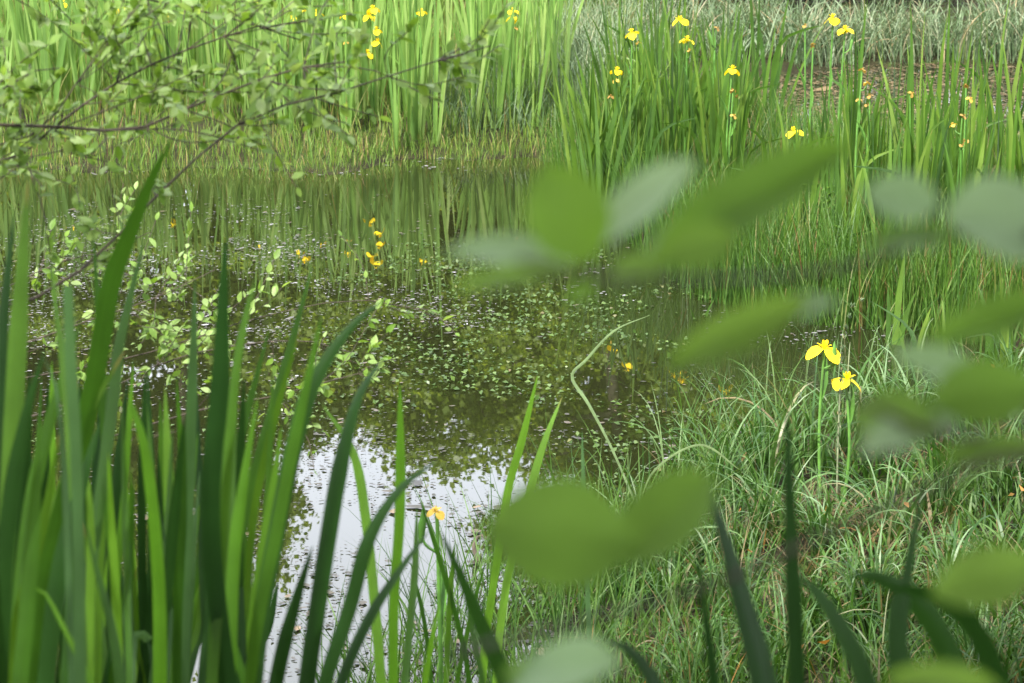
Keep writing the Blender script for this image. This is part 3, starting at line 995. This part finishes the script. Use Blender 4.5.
def traced(root, pts, wpx, d, mat, label=None, turn=None, dd=0.0, prof=None, tobase=True, vfold=.2, name='leaf', taper=.15):
    """pts: tip first, in pixels of the first sketch; turned into a real leaf at its own distance"""
    p = [np.array(q, float) for q in pts]
    if tobase:
        s = (p[-1] - p[-2])
        sl = s[0] / max(20, s[1])
        bx, by = base_of(p[-1][0] + sl * max(0, 683 - p[-1][1]) * .8, sl * .8, d)
        if by - p[-1][1] > 60:
            a0, a1 = p[-1].copy(), np.array([bx, by])
            kk = max(1, int((by - a0[1]) / 110))
            for u in range(1, kk + 1):
                t_ = u / kk
                p.append(np.array([a0[0] + (a1[0] - a0[0]) * (1 - (1 - t_) ** 1.25), a0[1] + (a1[1] - a0[1]) * t_]))
    q = spline(p, 56)[::-1]
    t = np.linspace(0, 1, len(q))
    path = np.array([at(a, b, d + dd * (k - .5)) for (a, b), k in zip(q, t)])
    tg = np.gradient(path, axis=0)
    tg /= np.linalg.norm(tg, axis=1, keepdims=True)
    view = path - np.array([0, 0, H])
    view /= np.linalg.norm(view, axis=1, keepdims=True)
    ac = np.cross(tg, view)
    ac /= np.linalg.norm(ac, axis=1, keepdims=True)
    nr = np.cross(tg, ac)
    tw = R.uniform(-.7, .7) if turn is None else turn
    tws = tw + R.uniform(-.25, .25) * (t - .5)
    across = ac * np.cos(tws)[:, None] + nr * np.sin(tws)[:, None]
    if prof is None:
        tt = np.linspace(0, 1, 56)
        prof = (tt, np.minimum(1, ((1 - tt) / taper) ** .7) * (.85 + .15 * smooth(0, .3, tt)) + .012)
    width = (.92 if mat is M_IRIS_DARK else .74) * wpx * d / F / max(.5, cos(tw))
    o = ob(name, sword(path, width, across, mat, org=root.location, prof=prof, vfold=vfold, name=name), root)
    if label:
        o['label'] = label
    return o


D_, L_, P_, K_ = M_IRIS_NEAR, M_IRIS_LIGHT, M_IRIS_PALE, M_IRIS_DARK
BENT = ([0, .35, .6, .9, 1], [.5, .95, 1, .7, .25])
BROAD = ([0, .6, .86, .94, .98, 1], [.85, .95, 1, .85, .5, .08])
BLUNT = ([0, .5, .92, 1], [.8, 1, 1, .8])
FG = [
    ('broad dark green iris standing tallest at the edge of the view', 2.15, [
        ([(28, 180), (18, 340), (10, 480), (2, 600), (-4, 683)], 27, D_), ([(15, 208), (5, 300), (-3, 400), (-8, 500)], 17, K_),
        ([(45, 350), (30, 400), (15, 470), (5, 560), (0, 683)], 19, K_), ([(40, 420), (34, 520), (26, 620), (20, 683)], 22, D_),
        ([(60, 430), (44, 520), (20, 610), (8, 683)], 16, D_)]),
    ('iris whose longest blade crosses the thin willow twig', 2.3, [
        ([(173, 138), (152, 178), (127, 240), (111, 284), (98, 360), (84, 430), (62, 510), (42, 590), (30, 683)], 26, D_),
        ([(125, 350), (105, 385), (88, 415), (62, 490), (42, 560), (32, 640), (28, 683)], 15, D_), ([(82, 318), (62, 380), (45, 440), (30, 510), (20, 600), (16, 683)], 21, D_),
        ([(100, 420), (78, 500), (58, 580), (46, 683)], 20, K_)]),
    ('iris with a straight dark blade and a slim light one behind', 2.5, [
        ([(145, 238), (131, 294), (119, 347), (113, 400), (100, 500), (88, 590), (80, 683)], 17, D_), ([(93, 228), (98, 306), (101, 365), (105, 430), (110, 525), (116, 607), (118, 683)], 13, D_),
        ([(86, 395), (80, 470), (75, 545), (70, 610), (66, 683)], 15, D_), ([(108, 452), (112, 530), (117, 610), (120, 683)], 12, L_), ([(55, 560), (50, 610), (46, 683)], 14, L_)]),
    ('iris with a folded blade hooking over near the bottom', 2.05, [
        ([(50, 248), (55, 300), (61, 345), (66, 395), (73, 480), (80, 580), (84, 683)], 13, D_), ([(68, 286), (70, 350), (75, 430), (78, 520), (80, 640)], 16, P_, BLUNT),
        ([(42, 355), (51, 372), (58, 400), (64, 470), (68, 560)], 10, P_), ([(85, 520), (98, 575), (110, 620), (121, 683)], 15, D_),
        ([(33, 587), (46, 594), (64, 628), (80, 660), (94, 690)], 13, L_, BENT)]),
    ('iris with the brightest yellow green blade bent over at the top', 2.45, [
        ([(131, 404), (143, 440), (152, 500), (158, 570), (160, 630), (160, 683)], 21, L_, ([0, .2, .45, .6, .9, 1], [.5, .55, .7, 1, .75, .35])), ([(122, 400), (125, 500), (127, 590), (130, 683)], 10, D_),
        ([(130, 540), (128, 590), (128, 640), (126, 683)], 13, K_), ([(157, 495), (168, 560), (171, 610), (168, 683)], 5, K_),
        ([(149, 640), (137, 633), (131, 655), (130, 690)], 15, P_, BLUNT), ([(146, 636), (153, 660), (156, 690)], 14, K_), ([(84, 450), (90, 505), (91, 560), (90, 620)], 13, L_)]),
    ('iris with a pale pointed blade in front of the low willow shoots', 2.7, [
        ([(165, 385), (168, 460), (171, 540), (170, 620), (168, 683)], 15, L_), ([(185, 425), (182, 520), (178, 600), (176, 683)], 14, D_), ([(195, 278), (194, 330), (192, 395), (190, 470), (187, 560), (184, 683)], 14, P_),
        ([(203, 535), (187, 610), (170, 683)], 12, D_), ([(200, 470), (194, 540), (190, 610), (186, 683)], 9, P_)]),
    ('iris with one wide dark blade twisting down beside lighter ones', 2.25, [
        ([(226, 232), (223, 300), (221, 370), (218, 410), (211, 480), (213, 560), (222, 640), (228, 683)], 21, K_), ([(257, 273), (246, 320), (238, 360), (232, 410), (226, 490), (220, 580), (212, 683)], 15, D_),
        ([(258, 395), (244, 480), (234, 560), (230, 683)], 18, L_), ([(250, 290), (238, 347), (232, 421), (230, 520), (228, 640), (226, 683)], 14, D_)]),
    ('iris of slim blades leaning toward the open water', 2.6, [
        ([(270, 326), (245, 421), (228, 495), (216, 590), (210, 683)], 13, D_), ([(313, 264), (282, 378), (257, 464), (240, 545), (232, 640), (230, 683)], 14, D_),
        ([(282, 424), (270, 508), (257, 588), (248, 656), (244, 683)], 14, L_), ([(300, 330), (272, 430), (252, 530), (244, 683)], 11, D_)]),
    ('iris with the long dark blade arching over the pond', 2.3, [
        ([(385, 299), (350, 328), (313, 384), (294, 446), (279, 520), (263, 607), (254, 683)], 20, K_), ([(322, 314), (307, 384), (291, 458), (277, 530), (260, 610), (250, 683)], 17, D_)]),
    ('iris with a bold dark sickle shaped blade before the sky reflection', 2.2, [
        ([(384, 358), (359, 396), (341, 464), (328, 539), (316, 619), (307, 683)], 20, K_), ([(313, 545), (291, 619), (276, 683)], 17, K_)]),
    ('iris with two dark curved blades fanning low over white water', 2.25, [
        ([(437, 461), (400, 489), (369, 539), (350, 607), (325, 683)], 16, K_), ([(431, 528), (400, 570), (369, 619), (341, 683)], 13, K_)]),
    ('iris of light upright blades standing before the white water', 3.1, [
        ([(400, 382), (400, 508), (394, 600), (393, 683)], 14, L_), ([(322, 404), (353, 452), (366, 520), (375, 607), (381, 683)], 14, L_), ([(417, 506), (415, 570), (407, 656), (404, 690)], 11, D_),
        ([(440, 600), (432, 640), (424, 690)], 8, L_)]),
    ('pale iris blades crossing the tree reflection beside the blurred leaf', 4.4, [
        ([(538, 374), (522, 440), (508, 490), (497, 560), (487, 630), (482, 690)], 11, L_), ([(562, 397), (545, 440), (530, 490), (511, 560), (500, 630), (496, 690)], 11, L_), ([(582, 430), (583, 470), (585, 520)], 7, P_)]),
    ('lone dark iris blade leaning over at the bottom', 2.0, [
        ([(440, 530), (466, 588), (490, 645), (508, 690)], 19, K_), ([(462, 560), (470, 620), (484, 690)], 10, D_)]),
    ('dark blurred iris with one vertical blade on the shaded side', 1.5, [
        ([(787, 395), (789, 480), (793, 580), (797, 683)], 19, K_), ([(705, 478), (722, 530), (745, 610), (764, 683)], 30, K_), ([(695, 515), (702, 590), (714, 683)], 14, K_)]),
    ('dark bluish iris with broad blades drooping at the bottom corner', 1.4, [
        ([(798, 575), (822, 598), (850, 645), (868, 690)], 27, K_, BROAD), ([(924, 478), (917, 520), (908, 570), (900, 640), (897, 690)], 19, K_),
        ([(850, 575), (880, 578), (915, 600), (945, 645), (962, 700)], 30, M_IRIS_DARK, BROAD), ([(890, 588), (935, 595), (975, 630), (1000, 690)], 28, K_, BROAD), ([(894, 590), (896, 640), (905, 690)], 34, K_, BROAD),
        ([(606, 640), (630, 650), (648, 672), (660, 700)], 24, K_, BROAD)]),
]
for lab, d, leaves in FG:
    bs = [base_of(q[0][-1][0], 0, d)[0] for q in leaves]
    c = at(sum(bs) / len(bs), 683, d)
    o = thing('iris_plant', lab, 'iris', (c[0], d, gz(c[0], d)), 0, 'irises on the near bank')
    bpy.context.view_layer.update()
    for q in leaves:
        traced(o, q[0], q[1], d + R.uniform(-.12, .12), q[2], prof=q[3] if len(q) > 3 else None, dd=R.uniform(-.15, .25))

for i in range(28):
    d = R.uniform(2.5, 3.3)
    px = -14 + i * 9.6 + R.uniform(-6, 6)
    c = at(px, 683, d)
    o = thing('iris_plant', 'lower iris filling the gaps behind the tall dark irises of the near bank', 'iris', (c[0], d, gz(c[0], d)), 0, 'lower irises on the near bank')
    bpy.context.view_layer.update()
    for k in range(R.randint(3, 5)):
        ty = R.uniform(360, 600)
        tx = px + R.uniform(-28, 34)
        traced(o, [(tx, ty), (tx * .6 + px * .4 + R.uniform(-6, 6), ty * .5 + 341), (px + R.uniform(-9, 9), 683)], R.uniform(8, 13), d + R.uniform(-.1, .1), R.choice([D_, D_, K_, K_, K_, L_]), dd=R.uniform(-.15, .2))
# iris in the shallows with a flower near the white water
o = flowering(437, 516, 4.6, 'wb', LIB['spit'], 'iris with a small shrivelled flower in front of the white water', fan=False)
for q, w_ in (([(420, 500), (440, 560), (462, 640), (470, 690)], 7), ([(455, 540), (450, 600), (446, 690)], 8), ([(410, 560), (424, 620), (432, 690)], 6), ([(486, 560), (470, 620), (456, 690)], 6)):
    traced(o, q, w_, 4.3, M_IRIS_NEAR)
# the two clear flowers on the near bank
flowering(824, 352, 7.3, 'fb', LIB['spit'], 'iris with the clearest yellow flower standing on the near bank', fan=False)
flowering(846, 383, 7.25, 'fb', LIB['spit'], 'iris with a yellow flower lower down beside the pale seed head', fan=False)
# folded leaf out in the water
o = thing('iris_plant', 'iris with one pale broken blade folded over the dark water', 'iris', tuple(flat(640, 520)), 0)
traced(o, [(650, 315), (614, 331), (586, 360), (572, 377), (589, 405), (612, 449), (634, 500)], 4.6, 6.6, M_SEDGE_LEAF, tobase=False, prof=([0, .3, .5, .8, 1], [.6, .8, 1, .7, .1]), turn=.2)
traced(o, [(740, 470), (700, 445), (655, 470), (638, 510)], 3.0, 6.6, M_SEDGE_LEAF, tobase=False, turn=.3)

# ------------------------------------------------------------------ seed head grass and herbs on the near bank
o = thing('meadow_grass', 'tall grass stalk with a pale drooping seed head beside the yellow flowers', 'grass stalk', tuple(flat(838, 560)))
pth = np.array([at(a, b, 7.1) for a, b in spline([(836, 545), (838, 440), (842, 360), (848, 318), (856, 302), (860, 301)], 24)]) - np.array(o.location)
v, f = tube(pth[:15], np.linspace(.0036, .0024, 15), 6)
ob('stalk', mk('stalk', v, f, M_SEDGE, {'var': np.full(len(v), .85)}), o)
sp_ = np.repeat(pth[9:], 14, 0) + N.normal(0, .003, (15 * 14, 3))
lv = scatter_leaves(sp_, np.repeat(np.gradient(pth, axis=0)[9:], 14, 0) + N.normal(0, .008, sp_.shape), rand_unit(len(sp_)), .012, .005, LEAF4)
ob('seed_head', mk('seed_head', lv[0], lv[1], M_SEDGE, lv[2]), o)
for pts, lab in (([(680, 352), (690, 420), (720, 470)], None),):
    pass
for px, pt, pb, d, lab in ((820, 185, 285, 11.0, 'pale green willowherb in the middle of the spit grass'), (848, 232, 300, 10.6, 'smaller willowherb leaning near the loose iris row'), (785, 205, 290, 11.1, 'slender willowherb beside the spit irises')):
    c = at(px, pb, d)
    o = thing('willowherb', lab, 'herb', (c[0], d, gz(c[0], d)))
    t_ = at(px, pt, d) - np.array(o.location)
    pth = spline([(0, 0, 0), t_ * .5 + np.array([.01, 0, 0]), t_], 12)
    v, f = tube(pth, np.linspace(.004, .002, 12), 6)
    ob('stem', mk('stem', v, f, M_HERB, {'var': np.full(len(v), .3)}), o)
    k = 26
    tt = np.linspace(.3, 1, k)
    pos = np.array([pth[min(11, int(q * 11))] for q in tt])
    az = np.arange(k) * 1.57 + (np.arange(k) % 2) * 1.57
    lv = scatter_leaves(pos, np.column_stack([np.cos(az), np.sin(az), .5 + 0 * az]), np.tile((0, 0, 1.0), (k, 1)), U(.07, .12, k), U(.026, .04, k))
    ob('foliage', mk('foliage', lv[0], lv[1], M_HERB, lv[2]), o)
# dead sticks in the pond
for pts, d, lab in (([(478, 560), (474, 545), (480, 535), (486, 538)], 6.9, 'small broken twig poking out of the white water'), ([(508, 262), (500, 290), (515, 300)], 0, None)):
    if lab:
        c = flat(*pts[0])
        o = thing('dead_twig', lab, 'twig', tuple(c))
        pth = np.array([at(a, b, c[1]) for a, b in spline(pts, 8)]) - c
        pth[0][2] -= .1
        v, f = tube(pth, np.linspace(.009, .004, 8), 6)
        ob('dead_twig', mk('dead_twig', v, f, M_BARK), o)


# ------------------------------------------------------------------ willow shrubs on the left shore
def branch_set(root, pts, d, r0, ntw, nleaf, lsize, spread, seed, dd=.3, start=.15, bare=False, tip_bias=.6):
    """a willow branch with side twigs and leaves; branch > foliage"""
    rng = np.random.default_rng(seed)
    q = spline(pts, 20)
    org = np.array(root.location)
    path = np.array([at(a, b, d + dd * (k / 19 - .3)) for k, (a, b) in enumerate(q)]) - org
    wood = [tube(path, np.linspace(r0 * .8, r0 * .22, 20), 7)]
    P, D = [], []
    ln = np.linalg.norm(path[-1] - path[0])
    for k in range(ntw):
        t = start + (1 - start) * rng.random() ** tip_bias
        i = min(18, int(t * 19))
        b = path[i]
        dr = (path[i + 1] - path[i])
        dr = dr / np.linalg.norm(dr) * .7 + rng.normal(0, 1, 3) * np.array([.5, .9, .75]) + np.array([0, 0, .15])
        dr /= np.linalg.norm(dr)
        e = b + dr * spread * rng.uniform(.5, 1.9)
        tw = spline([b, (b + e) / 2 + rng.normal(0, .01, 3), e], 7)
        wood.append(tube(tw, np.linspace(r0 * .2, .0008, 7), 5))
        m_ = max(4, int(1.4 * nleaf * rng.uniform(.5, 1.4)))
        for j in range(m_):
            u = rng.uniform(.25, 1) * 6
            i0 = min(5, int(u))
            P.append(tw[i0] + (tw[i0 + 1] - tw[i0]) * (u - i0))
            D.append(dr * .7 + rng.normal(0, .75, 3))
        P.append(tw[-1]); D.append(dr)
    v, f, _ = cat_mesh(wood)
    br = ob('branch', mk('branch', v, f, M_TWIG), root)
    P, D = np.array(P), np.array(D)
    s = lsize * rng.uniform(.65, 1.25, len(P))
    nr = rng.normal(0, .5, P.shape) + np.array([0, -.25, 1.0])
    lv = scatter_leaves(P, D, nr, s, s * .54, LEAF, rng.random(len(P)))
    ob('foliage', mk('foliage', lv[0], lv[1], M_WILLOW, lv[2]), br)
    return br


o = thing('willow_shrub', 'willow shrub whose leafy branches reach across the far corner of the pond', 'shrub', (-1.4, 3.4, gz(-1.4, 3.4)))
st = spline([(0, 0, -.1), (.05, -.1, .7), (-.1, -.15, 1.4), (.0, -.1, 2.3)], 14)
v, f = tube(st, np.linspace(.035, .015, 14), 9)
ob('stem', mk('stem', v, f, M_BARK), o)
branch_set(o, [(-440, 150), (-200, 120), (0, 125), (60, 127), (128, 131), (165, 118), (220, 95), (290, 70), (345, 62)], 3.3, .0055, 26, 9, .023, .14, 1, start=.45)
branch_set(o, [(-440, 200), (-200, 210), (0, 162), (40, 138), (90, 100), (140, 70), (200, 45), (262, 25)], 3.4, .005, 30, 9, .023, .15, 2, start=.4)
branch_set(o, [(-440, 330), (-150, 330), (30, 300), (100, 252), (170, 183), (230, 130), (275, 108), (340, 92), (420, 66), (490, 46)], 3.2, .0042, 20, 7, .023, .09, 3, start=.5)
branch_set(o, [(-440, 60), (-200, 20), (-40, -10), (60, -20), (150, 0), (230, 18), (300, 40)], 3.5, .005, 32, 10, .023, .16, 4, start=.4)
branch_set(o, [(-440, 120), (-150, 150), (20, 140), (75, 85), (110, 40), (140, 5)], 3.3, .0035, 18, 9, .023, .12, 5, start=.5)
branch_set(o, [(-440, 180), (-200, 150), (-60, 120), (0, 90), (30, 72), (60, 68)], 3.2, .0035, 10, 8, .023, .07, 6, start=.6)
branch_set(o, [(-440, 280), (-200, 240), (-40, 200), (20, 165), (50, 150), (120, 165)], 3.4, .003, 10, 7, .023, .1, 12, start=.6)
o = thing('willow_shrub', 'low pale willow shrub growing over the water behind the near irises', 'shrub', (-1.6, 4.6, gz(-1.6, 4.6)))
st = spline([(0, 0, -.1), (.05, .05, .4), (.02, .1, 1.0), (.1, .1, 1.5)], 10)
v, f = tube(st, np.linspace(.025, .012, 10), 9)
ob('stem', mk('stem', v, f, M_BARK), o)
branch_set(o, [(-380, 420), (-150, 380), (0, 350), (90, 320), (150, 300), (215, 270)], 4.5, .004, 16, 7, .022, .11, 7, start=.5)
branch_set(o, [(-380, 480), (-100, 450), (80, 400), (170, 360), (240, 345), (300, 340), (350, 352)], 4.5, .004, 18, 7, .022, .12, 8, start=.5)
branch_set(o, [(-380, 520), (-100, 500), (100, 440), (200, 410), (280, 395), (350, 375), (400, 372)], 4.4, .0035, 14, 6, .022, .11, 9, start=.55)
branch_set(o, [(-380, 380), (-100, 330), (0, 290), (60, 262), (110, 250), (150, 232)], 4.6, .0035, 12, 6, .022, .09, 10, start=.5)
branch_set(o, [(-380, 460), (-100, 400), (120, 360), (250, 320), (350, 300), (420, 310), (455, 325)], 4.6, .003, 8, 5, .022, .08, 11, start=.6)

# ------------------------------------------------------------------ sallow sapling right beside the camera
DS = .63
o = thing('sallow_sapling', 'out of focus sallow sapling with broad oval leaves close to the viewer', 'sapling', (.36, .72, gz(.36, .72)))
org = np.array(o.location)
st = spline([(0, 0, -.1), (.02, 0, .6), (-.02, .02, 1.2), (.02, 0, 1.9)], 14)
v, f = tube(st, np.linspace(.011, .005, 14), 9)
ob('stem', mk('stem', v, f, M_TWIG), o)
TW = [[(1600, 500), (1300, 470), (1040, 455), (960, 475), (860, 520), (780, 555), (700, 590), (590, 618), (450, 655)],
      [(1600, 400), (1300, 250), (1060, 235), (940, 235), (870, 262), (760, 278), (640, 278), (590, 278), (520, 262)],
      [(1600, 480), (1300, 440), (1080, 440), (1000, 438), (930, 432), (880, 410), (800, 370)]]
for k, tw in enumerate(TW):
    q = spline(tw, 26)
    pth = np.array([at(a, b, DS + .06 * sin(i * .4 + k)) for i, (a, b) in enumerate(q)]) - org
    v, f = tube(pth, np.linspace(.0015, .0008, 26), 7)
    ob('twig', mk('twig', v, f, M_TWIG), o)
BIG = leaf_template(((0, .03), (.06, .16), (.15, .30), (.3, .44), (.48, .5), (.66, .46), (.8, .36), (.91, .22), (1, .02)), 7, .14, .12, .012)
# base px, tip px, width px, roll (0 = face to viewer, +1 = tilted open to the sky), pale with sky sheen?, depth
NL = [((590, 262), (545, 165), 86, .1, 0, 0), ((592, 248), (688, 155), 42, .7, 1, .02), ((575, 262), (448, 243), 30, .8, 1, .03), ((580, 272), (448, 282), 26, .6, 0, .0),
      ((650, 262), (850, 132), 62, .35, 0, 0), ((640, 270), (800, 165), 48, .8, 1, .015), ((600, 285), (560, 300), 22, .3, 0, 0), ((610, 275), (665, 262), 34, .3, 0, -.02),
      ((940, 205), (866, 190), 50, .5, 1, 0), ((945, 215), (1070, 225), 88, .45, 1, 0), ((860, 248), (960, 230), 24, .9, 0, .02), ((650, 258), (740, 235), 48, .1, 0, -.03),
      ((812, 300), (665, 362), 46, .25, 0, 0), ((690, 350), (840, 286), 34, .8, 1, .01),
      ((632, 545), (488, 522), 118, .3, 0, 0), ((618, 565), (712, 466), 78, .2, 0, .01),
      ((940, 430), (850, 410), 66, .2, 0, 0), ((890, 355), (1040, 410), 46, .7, 1, .02), ((930, 400), (1040, 385), 70, .3, 0, .01), ((860, 455), (960, 405), 40, .6, 1, 0),
      ((1040, 565), (935, 590), 66, .25, 0, 0), ((620, 665), (505, 672), 64, .6, 1, -.01), ((600, 690), (500, 668), 54, .25, 0, 0), ((1000, 690), (890, 675), 40, .3, 0, 0),
      ((1060, 300), (930, 335), 44, .4, 0, .02), ((1040, 445), (940, 455), 30, .3, 0, -.01)]
for bpx, tpx, wpx, roll, pale, dz in NL:
    d = DS + dz
    a, b = at(*bpx, d), at(*tpx, d + R.uniform(-.01, .02))
    ax = b - a
    L = np.linalg.norm(ax)
    view = (a + b) / 2 - np.array([0, 0, H])
    view /= np.linalg.norm(view)
    ax_ = ax / L
    nrm = -view - ax_ * (-view @ ax_)
    nrm /= np.linalg.norm(nrm)
    sd = np.cross(ax_, nrm)
    ang = roll * 1.15
    cands = [nrm * cos(ang) + sd * sin(ang), nrm * cos(ang) - sd * sin(ang)]
    nn = max(cands, key=lambda q: q[2])
    W = wpx * d / F / max(.35, cos(ang))
    v, f, at_ = scatter_leaves([a - org], [ax], [nn], L, W, BIG)
    ob('leaf', mk('leaf', v, f, M_SALLOW_SHEEN if pale else M_SALLOW_LEAF, at_), o)
